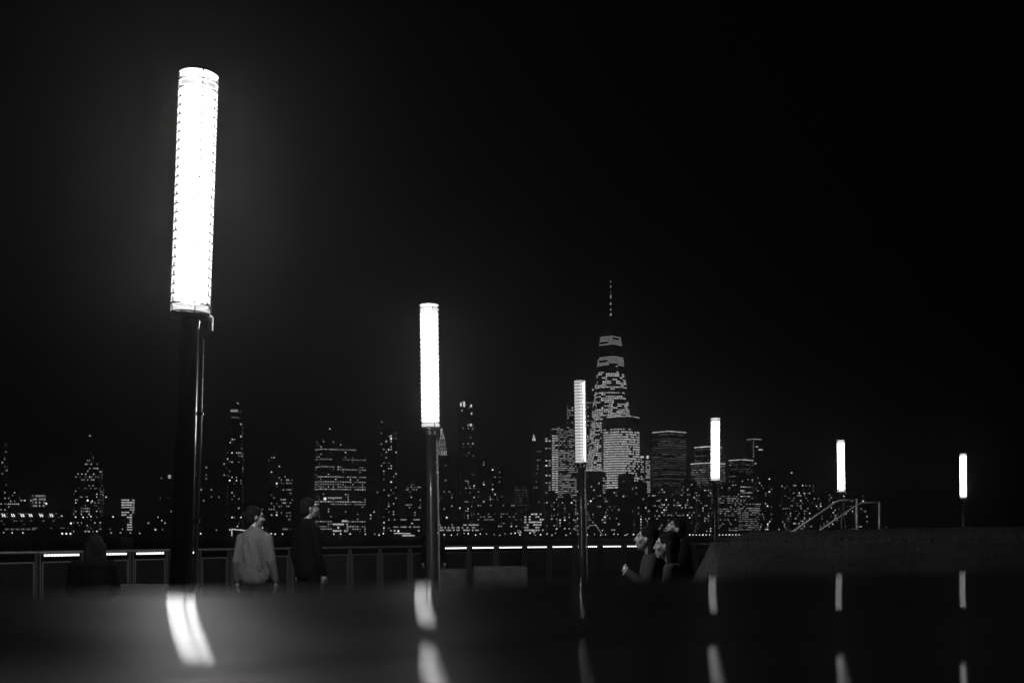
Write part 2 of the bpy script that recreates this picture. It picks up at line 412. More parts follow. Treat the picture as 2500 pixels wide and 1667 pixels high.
# low seat wall left of the mound, on which people sit, and blocks by the rail
sw = MB(); sw.cbox((1.02, 11.2, .275), (.62, 4.4, .55), .03)
tag(sw.build('seat_wall', M_conc), 'low concrete seat wall under the three seated people', 'wall')
def block(x0, x1, yt, Y, label, d=.9):
    a, c = at(x0, yt, Y), at(x1, yt, Y); z = a.z
    r = thing('concrete_block', label, 'block', ((a.x+c.x)/2, Y+d/2, 0), .05, 'concrete blocks in front of the railing')
    m = MB(); m.cbox((0,0,z/2+.04), (c.x-a.x, d, z-.08), .05); m.build('block_body', M_block, r)
    m = MB(); m.box((0,0,.035), (c.x-a.x-.12, d-.12, .07)); m.build('plinth', M_post, r)
block(1152, 1287, 1384, 21.5, 'wider rounded concrete block standing before the lit railing bays')
block(1066, 1140, 1390, 21.8, 'narrower concrete block just right of the second lamp post')
block(262, 395, 1428, 15.5, 'pale concrete bench block under the left lit railing bays', .5)

# ------------------------------------------------------------------ far city
def facade(mb, poly, z0, z1, D, dy, dx, style, p, lum, rngl, off=.25, ysplit=None, skip_top=0):
    """lit windows as small panes standing proud of each camera-facing face"""
    sc = D/F; fy, fx = dy*sc, dx*sc; n = len(poly)
    rows = max(1, int((z1-z0)/fy))
    rowon = [rngl.random() for _ in range(rows)]
    for e in range(n):
        a, b_ = Vector((*poly[e], 0)), Vector((*poly[(e+1)%n], 0)); d = b_-a; ln = d.length
        if ln < fx*.8: continue
        d.normalize(); nrm = Vector((d.y, -d.x, 0))
        midp = (a+b_)/2
        if nrm.dot(Vector((0,0,0))-midp)/midp.length < .12: continue
        nc = max(1, int(ln/fx)); pw = ln/nc
        for r in range(rows):
            zc = z1-(r+.5)*fy
            if zc < z0+fy*.4 or r < skip_top: continue
            if style == 'rows':
                on_p = p if rowon[r] < .82 else .12; rl_ = lum*(.5+.9*rowon[(r*7)%rows])
            elif style == 'office':
                on_p = (p*1.9 if rowon[r] < .42 else p*.22); rl_ = lum*(.6+.8*rowon[(r*5)%rows])
            elif style == 'dense':
                on_p = p; rl_ = lum*(.8+.3*rowon[r])
            else:
                on_p = p*.85; rl_ = lum
            run = 1.0; s0 = rngl.random()
            seg0 = rngl.random()*.5; seg1 = .5+rngl.random()*.5
            for k in range(nc):
                if style in ('office', 'rows') and (k % 5 == 0): run = 1 if rngl.random() < .8 else .25
                u_ = (k+.5)/nc
                pr = on_p*(run if style in ('office','rows') else 1)
                if rngl.random() > pr: continue
                c_ = a+d*(pw*(k+.5))+nrm*off; c_.z = zc
                if style == 'resid':
                    l_ = rl_*min(4.5, .12+rngl.expovariate(1.3)); ww, wh = pw*.5, fy*.42
                    if rngl.random() < .25: ww *= .55
                elif style == 'dense':
                    l_ = rl_*(.75+.5*rngl.random()); ww, wh = pw*.84, fy*.52
                elif style == 'rows':
                    l_ = rl_*(.6+.7*rngl.random()); ww, wh = pw*.85, fy*.3
                else:
                    l_ = rl_*(.3+1.2*rngl.random()); ww, wh = pw*.58, fy*.42
                h = d*(ww/2); vz = Vector((0,0,wh/2))
                mb.quad(c_-h-vz, c_+h-vz, c_+h+vz, c_-h+vz, l_)
def rectpoly(x0, x1, D, yaw, depth=.7):
    """footprint whose outline spans x0..x1 of the photograph at distance D"""
    sc = D/F; W = (x1-x0)*sc; cs, sn = abs(math.cos(yaw)), abs(math.sin(yaw))
    w_ = W/(cs+depth*sn); d_ = w_*depth
    cx = ((x0+x1)/2-CX)*sc; cy = D+W*.4
    R = Matrix.Rotation(yaw, 2)
    return [tuple(R@Vector((a*w_/2, b_*d_/2))+Vector((cx, cy))) for a, b_ in ((-1,-1),(1,-1),(1,1),(-1,1))]
def shrink(poly, f):
    cx = sum(p[0] for p in poly)/len(poly); cy = sum(p[1] for p in poly)/len(poly)
    return [(cx+(p[0]-cx)*f, cy+(p[1]-cy)*f) for p in poly]
def edge_strip(poly, z, h, lum, only_front=True, off=.4, gaps=0):
    m = MB(); n = len(poly)
    for e in range(n):
        a, b_ = Vector((*poly[e], 0)), Vector((*poly[(e+1)%n], 0)); d = (b_-a); ln = d.length; d.normalize(); nrm = Vector((d.y,-d.x,0))
        if nrm.dot(-(a+b_)/2) < 0: continue
        k = 6
        for q in range(k):
            s0, s1 = q/k, (q+.94)/k
            p0 = a+d*ln*s0+nrm*off; p1 = a+d*ln*s1+nrm*off
            l_ = lum*(.7+.6*random.random())
            m.quad(p0+Vector((0,0,z)), p1+Vector((0,0,z)), p1+Vector((0,0,z+h)), p0+Vector((0,0,z+h)), l_)
    return m
GZ = -.6
def zof(y, D): return CAMZ-(y-HY)/F*D
BLD = []
def building(label, x0, x1, ytop, D, style='resid', dy=7, dx=7, p=.15, lum=.5, yaw=.2, name='tower_block', segs=None, mast=None, crown=None, group=None, roof=True, wall=None, ybot=None, depth=.7):
    """segs: list of (x0,x1,ytop) from the widest, lowest segment up; each one prism with its own windows"""
    rl_ = random.Random(hash((round(x0), round(ytop), round(D))) & 0xffff)
    segs = segs or [(x0, x1, ytop)]
    cx = ((x0+x1)/2-CX)/F*D
    root = thing(name, label, 'building', (cx, D, GZ), 0, group); off = Vector((cx, D, GZ))
    def loc(mb):
        mb.v = [(v[0]-off.x, v[1]-off.y, v[2]-off.z) for v in mb.v]; return mb
    zprev = GZ; last = None
    for k, (a, c, yt) in enumerate(segs):
        poly = rectpoly(a, c, D, yaw, depth); zt = zof(yt, D)
        m = MB(); m.prism(poly, zprev, zt); loc(m).build('wall', wall or M_wall, root)
        m = MB(); facade(m, poly, zprev+ (6 if k == 0 else 1), zt-1, D, dy, dx, style, p, lum, rl_)
        if m.f: loc(m).build('lit_windows', M_win, root, kind='stuff')
        zprev = zt; last = poly
    if roof:
        m = MB(); m.prism(shrink(last, .97), zprev, zprev+1.2)
        q = shrink(last, .35+.2*rl_.random()); m.prism([(x+rl_.random()*2, y) for x, y in q], zprev+1.2, zprev+4+4*rl_.random())
        loc(m).build('roof', M_wall, root)
    if mast:
        mx, my, r_ = mast; zt = zof(my, D); X = (mx-CX)/F*D; yy = sum(p_[1] for p_ in last)/4
        m = MB(); m.tube([(X, yy, zprev), (X, yy, zt)], [r_, r_*.3], 6); mo_ = loc(m).build('mast', M_wall, root)
        m = MB(); m.tube([(X, yy, zt), (X, yy, zt+1.6*D/2300)], 1.1*D/2300, 6); loc(m).build('beacon', M_beacon, mo_)
    if crown:
        kind, l_ = crown[0], crown[1]
        m = edge_strip(last, zprev+crown[2], crown[3], l_); loc(m).build('roof_light_line', M_win, root)
    BLD.append(root); return root, loc, last, zprev
def panes(root, loc, rects, D, ycent, lum_name='lit_panel'):
    """extra lit panes at measured places: (x0,x1,y0,y1,lum)"""
    for (a, c, y0, y1, l_) in rects:
        m = MB(); A = at(a, y1, D); B = at(c, y0, D)
        m.quad((A.x, ycent, A.z), (B.x, ycent, A.z), (B.x, ycent, B.z), (A.x, ycent, B.z), l_)
        m.quad((B.x, ycent+.5, A.z), (A.x, ycent+.5, A.z), (A.x, ycent+.5, B.z), (B.x, ycent+.5, B.z), 0)
        loc(m).build(lum_name, M_win, root)

B = building
# left part
B('sparsely lit tower cut by the left edge of the picture', -40, 8, 1078, 2700, 'resid', 9, 7, .3, .4, .05)
B('long low block with one lit row above the pier terminal', -20, 46, 1197, 2500, 'office', 7, 4.5, .45, .5, .0)
B('low block with two short lit rows right of the long low block', 76, 103, 1205, 2500, 'dense', 8, 4.5, .7, .45, .0)
B('squat block with three bright windows between two low blocks', 48, 72, 1208, 2480, 'office', 8, 7, .35, .9, .0)
B('stepped tower with a spire above the pier terminal', 172, 240, 1180, 2800, 'resid', 7, 4.4, .34, .75, .12, name='spire_tower', segs=[(172,240,1180),(178,238,1138),(204,238,1128),(210,226,1112)], mast=(217,1064,1.2))
r_, lc, po, zt = B('small brightly lit office block far from its neighbours on the left', 296, 322, 1216, 2500, 'dense', 6, 6, .75, .7, .0)
r_, lc, po, zt = B('dark block with a lit lantern on its roof left of the first lamp post', 388, 420, 1170, 2600, 'resid', 8, 6, .05, .3, .0)
panes(r_, lc, [(411,418,1159,1168,.5),(393,396,1165,1168,.3)], 2600, 2598, 'roof_lantern')
B('low dark warehouse between the spire tower and the small office block', 240, 296, 1262, 2400, 'resid', 8, 8, .10, .5, .0)
B('low dark warehouse left of the first lamp post', 322, 400, 1255, 2400, 'resid', 8, 8, .08, .6, .0)
B('dim wide block behind the first lamp post', 470, 548, 1126, 2500, 'office', 9, 6, .07, .3, .1)
r_, lc, po, zt = B('slender dark tower with a glowing box near its top, above the woman', 550, 590, 1100, 2700, 'resid', 7.5, 5, .20, .9, .1, segs=[(550,590,1100),(557,590,1015),(560,588,992)], mast=(578,984,.6))
panes(r_, lc, [(564,582,1000,1006,.35),(566,580,1018,1020,.18)], 2700, 2695)
B('low dark block behind the woman', 590, 650, 1228, 2450, 'resid', 9, 7, .10, .55, .1)
B('slim residential tower with scattered lights right of the woman', 650, 684, 1112, 2600, 'resid', 7, 5.5, .20, .75, .15, mast=(667,1109,.4))
B('shorter block attached to the right of the slim residential tower', 684, 711, 1158, 2620, 'office', 8, 4, .25, .45, .05)
B('low block behind the man in dark clothes', 705, 765, 1235, 2400, 'resid', 9, 8, .06, .4, .1)
r_, lc, po, zt = B('big slab office block with many lit rows left of the second lamp', 760, 887, 1073, 2450, 'office', 6.1, 5.9, .50, .45, .42, name='office_slab', mast=(797,1043,.3), depth=.42)
panes(r_, lc, [(796,802,1215,1221,1.6),(806,840,1214,1218,.35)], 2450, 2420)
B('low lit pavilion block below the big slab office', 812, 845, 1266, 2150, 'dense', 8, 5, .6, .7, .0)
B('residential tower with scattered bright lights between the slab and the second lamp', 924, 969, 1046, 2500, 'resid', 6.6, 5.2, .22, .85, .15, mast=(930,1029,.3))
B('low dark block below the residential tower', 890, 925, 1180, 2450, 'resid', 8, 7, .07, .6, .1)
B('mid-rise block with slanting lit rows left of the second lamp post', 988, 1026, 1178, 2450, 'office', 6.2, 4.5, .28, .45, -.5)
B('low wide block left of the second lamp post at the waterfront', 955, 1030, 1262, 2150, 'rows', 9, 5, .45, .5, .0)
# gothic tower with lit crown
r_, lc, po, zt = B('gothic tower with floodlit pointed crown behind the second lamp post', 1056, 1100, 1112, 2750, 'resid', 9, 7, .07, .5, .1, name='gothic_tower', roof=False)
D = 2750; yc = sum(p[1] for p in po)/4
def lit_prism(x0, x1, yb, yt, lum, nb, taper=1.0):
    cx = (x0+x1)/2; w_ = (x1-x0)*D/F/2; X = (cx-CX)/F*D; z0, z1 = zof(yb, D), zof(yt, D)
    m = MB(); P = [(X-w_,yc-w_),(X+w_,yc-w_),(X+w_,yc+w_),(X-w_,yc+w_)]; Q = [(X+(x-X)*taper, yc+(y-yc)*taper) for x, y in P]
    m.prism(P, z0, z1, Q); lc(m).build('crown_tier', M_wall, r_)
    m = MB()
    for k in range(nb):
        u0, u1 = (k+.2)/nb*2-1, (k+.75)/nb*2-1
        for (za, zb_, l_) in ((.06,.55,lum), (.62,.95,lum*.6)):
            ta, tb = 1+(taper-1)*za, 1+(taper-1)*zb_
            ya, yb_ = yc-w_*ta-.4, yc-w_*tb-.4
            m.quad((X+u0*w_*ta, ya, z0+(z1-z0)*za), (X+u1*w_*ta, ya, z0+(z1-z0)*za), (X+u1*w_*tb, yb_, z0+(z1-z0)*zb_), (X+u0*w_*tb, yb_, z0+(z1-z0)*zb_), l_*(.6+.8*random.random()))
    lc(m).build('floodlit_panes', M_win, r_, kind='stuff')
lit_prism(1068, 1091, 1112, 1089, .38, 6); lit_prism(1070, 1088, 1089, 1074, .45, 4); lit_prism(1071, 1087, 1074, 1044, .35, 3, .12)
r_, lc, po, zt = B('tall dark residential tower with lit windows in its crown right of the second lamp', 1116, 1158, 1100, 2600, 'resid', 7.5, 5.4, .13, .55, .15, segs=[(1116,1158,1100),(1119,1157,1010),(1122,1154,982)])
panes(r_, lc, [(1124,1127.5,984,993,1.2),(1131,1136,981,994,1.0),(1149,1152,989,995,1.5),(1150.5,1153,1008,1013,1.3),(1148,1151.5,1035,1041,1.3)], 2600, 2590)
B('mid-rise block right of the second lamp post', 1066, 1112, 1195, 2450, 'resid', 7, 6, .12, .6, .1)
B('block with bright window grid below the tall dark tower', 1133, 1160, 1170, 2400, 'resid', 5.6, 5, .36, .75, .1)
B('mid-rise tower with bright top windows right of the window grid', 1164, 1184, 1124, 2450, 'resid', 6, 5, .26, .65, .1)
B('mid-rise tower with a cluster of bright windows', 1192, 1228, 1142, 2450, 'resid', 6, 5, .24, .8, .1)
B('wide low block with long dim rows at mid height', 1150, 1262, 1228, 2300, 'office', 7, 5, .22, .42, .1, depth=.4)
B('dim slab with faint rows left of the lantern tower', 1250, 1288, 1186, 2450, 'rows', 6, 4.5, .5, .09, .3)
r_, lc, po, zt = B('slim tower with a small glowing lantern top', 1294, 1324, 1090, 2600, 'resid', 7, 5, .12, .5, .1, segs=[(1294,1324,1150),(1297,1321,1090),(1298,1309,1076)], name='lantern_tower', roof=False)
D = 2600; yc = sum(p[1] for p in po)/4
lit_prism(1298.5, 1308.5, 1076, 1066, 1.5, 2, .55); lit_prism(1301.5, 1305, 1066, 1059, 1.2, 1, .5)
B('low facade with a bright window grid at the waterfront', 1280, 1328, 1250, 2150, 'dense', 6.5, 5.2, .5, .65, .0)
B('waterfront row building with lit ground floor right of the second lamp post', 1062, 1168, 1276, 2100, 'dense', 6.5, 4.2, .5, .5, .0, depth=.3)
B('dark waterfront block between the row building and the bright grid', 1172, 1276, 1272, 2120, 'resid', 7, 6, .14, .6, .0, depth=.3)
# centre
B('narrow tower with curved balconies lit on every floor, left of the dim lamp', 1347, 1363, 1060, 2350, 'dense', 5.7, 7.5, .95, .62, .0, crown=('line', .5, 10, 1.2), depth=1.0)
B('narrow tower with grouped lit floors left of the balcony tower', 1330, 1346, 1066, 2450, 'office', 6, 7, .42, .9, .0)
B('broad tower of close bright rows partly behind the dim lamp', 1361, 1408, 1040, 2500, 'rows', 4.7, 4.6, .8, .55, .2)
B('tall tower peeking out on the left of the dim lamp', 1386, 1420, 985, 2600, 'office', 6, 6, .35, .6, .1)
B('dark tower between the dim lamp and the tapering skyscraper', 1430, 1457, 968, 2550, 'office', 5.5, 5.5, .42, .5, .15, mast=(1448,951,.3))
B('waterfront tower with scattered lights below the broad bright rows', 1362, 1404, 1215, 2100, 'resid', 7, 5.5, .30, .75, .1)
B('residential block left of the dim lamp post at the waterfront', 1330, 1362, 1205, 2120, 'resid', 8, 6, .2, .6, .1)
B('low tower with small crown lights behind the dim lamp post', 1432, 1472, 1150, 2150, 'resid', 8, 6, .10, .5, .1, crown=('line', .4, .5, 3))
B('dark residential tower with bright windows right of the dim lamp post', 1436, 1480, 1205, 2060, 'resid', 6.5, 5.5, .30, .75, .12)

# tapering skyscraper: square base, chamfering into a turned square at the top
D = 2380; X0 = (1494-CX)/F*D; yc = D+31
root = thing('tapering_skyscraper', 'tallest tapering glass skyscraper with a lit mast in the centre of the skyline', 'building', (X0, yc, GZ))
off = Vector((X0, yc, GZ))
def lc0(mb): mb.v = [(v[0]-off.x, v[1]-off.y, v[2]-off.z) for v in mb.v]; return mb
rot = .12; zb0 = 56.0; zt0 = zof(815, D); hb = 52.0; ht = 21.0
basec = [(X0+hb*1.414*math.cos(rot+PI/4+k*PI/2), yc+hb*1.414*math.sin(rot+PI/4+k*PI/2)) for k in range(4)]
topc = [(X0+ht*1.05*math.cos(rot+k*PI/2), yc+ht*1.05*math.sin(rot+k*PI/2)) for k in range(4)]
def section(z):
    t_ = min(1, max(0, (z-zb0)/(zt0-zb0))); P = []
    # octagon: base corners stay on lines to top edge midpoints
    for k in range(4):
        b0, b1 = Vector(basec[k]), Vector(basec[(k+1)%4]); tk, tk1 = Vector(topc[k]), Vector(topc[(k+1)%4])
        # face k triangles: edge points between base corner k and neighbours top corners k and k+1
        P.append(tuple(b0.lerp(tk, t_))); P.append(tuple(b0.lerp(tk1, t_)))
    return P
m = MB(); m.prism([basec[k] for k in range(4)], GZ, zb0)
v = [(p[0], p[1], zb0) for p in basec]+[(p[0], p[1], zt0) for p in topc]
fs = []
for k in range(4):
    fs.append((k, 4+(k+1)%4, 4+k)); fs.append((k, (k+1)%4, 4+(k+1)%4))
fs.append((4,5,6,7)); m.add(v, fs); lc0(m).build('glass_wall', M_glasswall, root)
m = MB(); rr = random.Random(5); yy = 819.0
def wtc_rule(y):
    if y < 838: return (.97, .42, 4, .0)
    if y < 866: return (.03, .2, 3, 0)
    if y < 889: return (.93, .45, 4, 0)
    if y < 911: return (.16, .6, 3, 0)
    if y < 1000: return (.52, .8, 2, 1)
    return (.78, .72, 2, 1)
while yy < 1240:
    z = zof(yy, D); P = section(z) if z > zb0 else [q for p in basec for q in (p, p)]
    pr, lu, grp, ragged = wtc_rule(yy)
    dz = 4.6*D/F; 
    P2_ = []
    for p in P:
        if not P2_ or (Vector(p)-Vector(P2_[-1])).length > .5: P2_.append(p)
    n = len(P2_); rowf = rr.random(); rowdark = ragged and rowf < .22
    for e in range(n):
        a, b_ = Vector((*P2_[e],0)), Vector((*P2_[(e+1)%n],0)); d = b_-a; ln = d.length
        if ln < 2: continue
        d.normalize(); nrm = Vector((d.y,-d.x,0))
        if nrm.dot(-(a+b_)/2)/((a+b_)/2).length < .08: continue
        nc = max(1, int(ln/4.6)); pw = ln/nc; st = 1
        for k in range(nc):
            if k % grp == 0: st = rr.random() < (pr*.3 if rowdark else pr)
            if not st: continue
            c_ = a+d*(pw*(k+.5))+nrm*.35; c_.z = z; h = d*(pw*(.47 if not ragged else .40)); vz = Vector((0,0,dz*(.20 if not ragged else .26)))
            m.quad(c_-h-vz, c_+h-vz, c_+h+vz, c_-h+vz, lu*(.55+.8*rr.random() if ragged else .9+.2*rr.random()))
    yy += 4.65
lc0(m).build('lit_windows', M_win, root, kind='stuff')
m = MB(); m.tube([(X0, yc, zt0), (X0, yc, zof(800, D))], [16, 15], 24); lc0(m).build('mast_ring', M_wall, root)
zs = zof(675, D)
m = MB(); m.tube([(X0, yc, zt0), (X0, yc, zs)], [2.6, .7], 8); ms = lc0(m).build('mast', M_wall, root)
for (ya, yb_, rw) in ((678,680.5,.8),(690,694,1.0),(705,707,.6),(713,721,.9),(732,737,1.3),(747,750.5,1.1),(758,764,1.5)):
    m = MB(); m.tube([(X0, yc-1.5, zof(yb_, D)), (X0, yc-1.5, zof(ya, D))], [rw*1.4, rw*.9], 8); lc0(m).build('mast_light', emit('mast_light', CITY*.42, sample=False) if 'mast_light' not in bpy.data.materials else bpy.data.materials['mast_light'], ms)

# curved bank headquarters in front of it
D = 2200; sc = D/F
xa, xb = (1474-CX)*sc, (1562-CX)*sc; arc = []
for k in range(13):
    u_ = k/12; arc.append((xa+(xb-xa)*u_, D+14-30*math.sin(PI*(.12+.80*u_))*1.0))
poly = arc+[(xb, D+55), (xa, D+55)]
zt = zof(1052, D); zr = zof(1020, D)
root = thing('curved_office_tower', 'brightest curved glass office tower in front of the tapering skyscraper', 'building', ((xa+xb)/2, D, GZ)); off = Vector(((xa+xb)/2, D, GZ))
m = MB(); m.prism(poly, GZ, zt); lc0(m).build('wall', M_glasswall, root)
m = MB(); pin = [(x+(3 if k > 0 else 0)*0, y+1.2) for k, (x, y) in enumerate(poly)]
m.prism(shrink(poly, .985), zt, zr); lc0(m).build('crown_wall', M_glasswall, root)
m = MB(); rr = random.Random(9); z = zt-3; row = 0
fy = 5.85*sc
mm = MB()
row = 0
while z > zof(1192, D)+1:
    for e in range(12):
        a, b_ = Vector((*poly[e],0)), Vector((*poly[e+1],0)); d = b_-a; ln = d.length; d.normalize(); nrm = Vector((d.y,-d.x,0))
        rightside = e/12
        for k in range(2):
            pr = .97 if rightside < .62 else (.86 if row > 4 else .93)
            if row < 1: pr = .85
            if row > 12 and rightside > .5: pr = .62
            if rr.random() > pr: continue
            c_ = a+d*(ln*(k+.5)/2)+nrm*.3; c_.z = z; h = d*(ln*.225); vz = Vector((0,0,fy*.27))
            mm.quad(c_-h-vz, c_+h-vz, c_+h+vz, c_-h+vz, .62*(.7+.55*rr.random()))
    z -= fy; row += 1
lc0(mm).build('lit_windows', M_win, root, kind='stuff')
m = MB()
for e in range(1, 12):
    a, b_ = Vector((*poly[e],0)), Vector((*poly[e+1],0)); d = b_-a; nn = Vector((d.y,-d.x,0)).normalized()*.5
    zz = zr-.5+ (2.4*math.sin(PI*e/12))
    m.quad(a+nn+Vector((0,0,zz)), a+d*.9+nn+Vector((0,0,zz)), a+d*.9+nn+Vector((0,0,zz+1.2)), a+nn+Vector((0,0,zz+1.2)), .75 if e % 3 else .4)
lc0(m).build('roof_light_line', M_win, root)
m = MB()
for k in range(9):
    if rr.random() < .25: continue
    e = k; a, b_ = Vector((*poly[e],0)), Vector((*poly[e+1],0)); d = b_-a; nn = Vector((d.y,-d.x,0)).normalized()*.5
    m.quad(a+nn+Vector((0,0,zt+1.5)), a+d*.8+nn+Vector((0,0,zt+1.5)), a+d*.8+nn+Vector((0,0,zt+3)), a+nn+Vector((0,0,zt+3)), .6)
lc0(m).build('terrace_lights', M_win, root)
B('lower wing with bright rows on the left of the curved office tower', 1466, 1482, 1163, 2190, 'dense', 5.9, 5, .8, .4, .0)
B('dark block hiding the right foot of the curved office tower', 1511, 1549, 1160, 2120, 'resid', 9, 7, .07, .45, .0)
B('dark residential block below the curved office tower', 1478, 1514, 1197, 2060, 'resid', 7, 5.5, .25, .7, .1)
B('dark residential block with scattered windows right of the curved tower foot', 1548, 1580, 1178, 2080, 'resid', 7, 6, .20, .6, .1)
B('slim tower with lit crown beside the curved office tower', 1564, 1572, 1117, 2350, 'dense', 6, 4, .6, .5, .0, crown=('line', 1.0, 0, 3))
B('slim twin tower with bright pinnacle left of the dark ribbed tower', 1576, 1588, 1122, 2350, 'dense', 5, 4, .7, .5, .0, segs=[(1576,1588,1122),(1579,1583.5,1112)], crown=('line', 1.2, -6, 6))
B('dark ribbed office tower with a lit roof edge left of the fourth lamp', 1597, 1680, 1056, 2250, 'rows', 5.4, 3.6, .9, .12, .72, name='office_tower', crown=('line', .8, 1.8, 1.3), depth=.9)
B('stepped office tower with two lit edges behind the fourth lamp', 1692, 1777, 1132, 2300, 'rows', 5.2, 4, .72, .26, .7, name='office_tower', segs=[(1692,1777,1132)], crown=('line', 1.0, .8, 1.4), depth=.9)
B('upper stage of the stepped office tower rising behind the fourth lamp', 1700, 1768, 1092, 2360, 'rows', 5.4, 4, .7, .14, .7, name='office_tower', crown=('line', 1.1, .8, 1.5), depth=.9)
B('office tower with a lit roof line right of the fourth lamp', 1784, 1844, 1124, 2250, 'rows', 5.6, 4, .45, .16, .7, name='office_tower', crown=('line', .8, .8, 1.4), depth=.9)
B('office block with two bright upper rows below the roof line tower', 1788, 1842, 1166, 2180, 'office', 4.6, 4.2, .45, .75, .5, depth=.7)
r_, lc, po, zt = B('dark tower outlined by small lights behind the roof line tower', 1828, 1862, 1078, 2450, 'resid', 8, 6, .05, .4, .3, name='outlined_tower', crown=('line', .5, 5, 1.2))
panes(r_, lc, [(1834.2,1835.8,1079+6*k,1081+6*k,.7) for k in range(7)]+[(1840,1846,1091,1093,.8),(1847,1857,1098,1100.5,.8)], 2450, 2430)
B('low office slab with a long bright row right of the fourth lamp post', 1733, 1812, 1186, 2120, 'rows', 5.2, 3.8, .6, .42, .2, depth=.5)
B('low office slab with close rows next to the long bright row', 1810, 1860, 1226, 2080, 'rows', 5.2, 3.2, .8, .38, .1, depth=.5)
for k, (a, c, yt, pp, lb) in enumerate([
   (1580,1612,1205,.22,'residential block below the ribbed tower on its left'),
   (1610,1640,1190,.22,'residential block below the middle of the ribbed tower'),
   (1638,1668,1216,.24,'lower residential block below the right of the ribbed tower'),
   (1664,1702,1178,.22,'residential tower left of the fourth lamp post'),
   (1700,1738,1192,.24,'residential tower right behind the fourth lamp post'),
   (1846,1878,1162,.16,'residential tower right of the outlined tower'),
   (1874,1902,1152,.15,'residential tower with two bright roof lamps'),
   (1898,1928,1180,.18,'residential block left of the big terraced residential tower'),
   (1918,1992,1180,.26,'big residential block with the brightest scatter of windows above the handrails'),
   (1984,2012,1212,.22,'residential block just left of the fifth lamp post'),
   (2008,2048,1203,.18,'residential tower directly behind the fifth lamp post'),
   (2046,2084,1200,.14,'residential tower right of the fifth lamp post'),
   (2082,2126,1206,.10,'last dim residential tower on the right of the skyline'),
   (1860,1920,1250,.22,'low residential row behind the foot of the left handrail'),
   (1960,2040,1255,.2,'low residential row between the handrails')]):
    ms_ = (1940,1153,.3) if k == 8 else None
    B(lb, a, c, yt, 2080+18*(k % 4)-(40 if k > 12 else 0), 'resid', 6.2, 4.8, pp, .72, .1+.1*(k % 3), mast=ms_)

# pier terminal with paired bright lamps at far left
D = 2050; sc = D/F
r_, lc, po, zt = B('long pier terminal with pairs of bright wall lamps at the far left', -60, 138, 1246, D, 'rows', 9, 6, .18, .12, .0, name='pier_terminal', depth=.12)
yf = min(p[1] for p in po)
for x in (8, 31, 54, 74, 100, 125):
    for dxp in (-2.2, 2.6):
        a = at(x+dxp, 1257, yf-2)
        m = MB(); m.tube([(a.x-1.2, yf-1.5, a.z+2.6), (a.x+1.2, yf-1.5, a.z-2.6)], [.5,1.0], 6); lc(m).build('wall_lamp', M_spot, r_)
for k, x in enumerate(range(18, 92, 13)):
    m = MB(); a, c = at(x-5, 1293, yf), at(x+4, 1289.5, yf); m.quad((a.x, yf-1, a.z), (c.x, yf-1, a.z), (c.x, yf-1, c.z), (a.x, yf-1, c.z), .16); lc(m).build('bay_opening', M_win, r_)

# gabled terminal outline
D = 2000
base = at(1452, 1308, D); gt = thing('gabled_ferry_shelter', 'shelter whose gable is traced by a lit line right of the dim lamp post', 'shelter', (base.x, D, GZ))
pts = [at(x, y, D) for x, y in ((1432,1292),(1440,1282),(1455,1282),(1472,1307))]
m = MB(); m.tube([p-Vector((base.x, D, GZ)) for p in pts], .42, 5); m.build('lit_gable_line', emit('gable_line', CITY*.4, sample=False), gt)
m = MB(); P = [p-Vector((base.x, D, GZ)) for p in pts]; m.add([(p.x, 2, p.z) for p in P]+[(P[0].x,2,0),(P[3].x,2,0)]+[(p.x, 26, p.z) for p in P]+[(P[0].x,26,0),(P[3].x,26,0)], [(4,5,3,2,1,0),(0,1,7,6),(1,2,8,7),(2,3,9,8),(6,7,8,9,11,10)]); m.build('shelter_body', M_wall, gt)

# ferry at its landing
D = 1900
a = at(988, 1308, D); fe = thing('ferry', 'brightly lit ferry lying at the far waterfront left of the second lamp post', 'ferry', (a.x, D, -3))
sc = D/F; Lh = 72*sc/2
m = MB(); m.prism([(-Lh,0),(-Lh*.8,-5),(Lh*.75,-5),(Lh,0),(Lh*.75,5),(-Lh*.8,5)], .0, 2.0, [(-Lh*1.04,0),(-Lh*.82,-5.4),(Lh*.8,-5.4),(Lh*1.06,0),(Lh*.8,5.4),(-Lh*.82,5.4)]); m.build('hull', mat('ferry_white', .5, .5), fe)
m = MB(); m.box((0,0,3.6), (Lh*1.5,8,3.0)); m.box((-Lh*.1,0,6.6), (Lh*1.05,7,2.6)); m.box((-Lh*.35,0,9.2), (Lh*.25,4,2.4)); m.build('cabin', M_wall, fe)
m = MB()
for (x0, x1, z0, z1, l_) in ((-.15,.68,2.6,3.6,1.3),(-.25,.0,6.0,7.0,1.2),(.04,.42,6.0,7.0,1.2),(-.7,-.25,6.4,7.6,.9)):
    m.quad((Lh*x0,-4.6,z0),(Lh*x1,-4.6,z0),(Lh*x1,-4.6,z1),(Lh*x0,-4.6,z1), l_)
m.build('cabin_windows', M_win, fe)
m = MB(); m.tube([(-Lh*.42,-2.2,9.4),(-Lh*.42,-2.2,12.2)], [1.5,.8], 8); m.build('deck_lamp', M_spot, fe)
# lit gangway by the woman's shoulder
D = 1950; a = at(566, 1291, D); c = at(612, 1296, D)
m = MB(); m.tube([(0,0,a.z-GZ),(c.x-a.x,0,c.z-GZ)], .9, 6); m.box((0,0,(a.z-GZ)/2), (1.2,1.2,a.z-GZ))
gw = m.build('lit_gangway', emit('gangway_light', CITY*.9, sample=False)); gw.location = (a.x, D, GZ); tag(gw, 'bright sloping gangway at the far waterfront by the left shoulder of the woman', 'gangway')

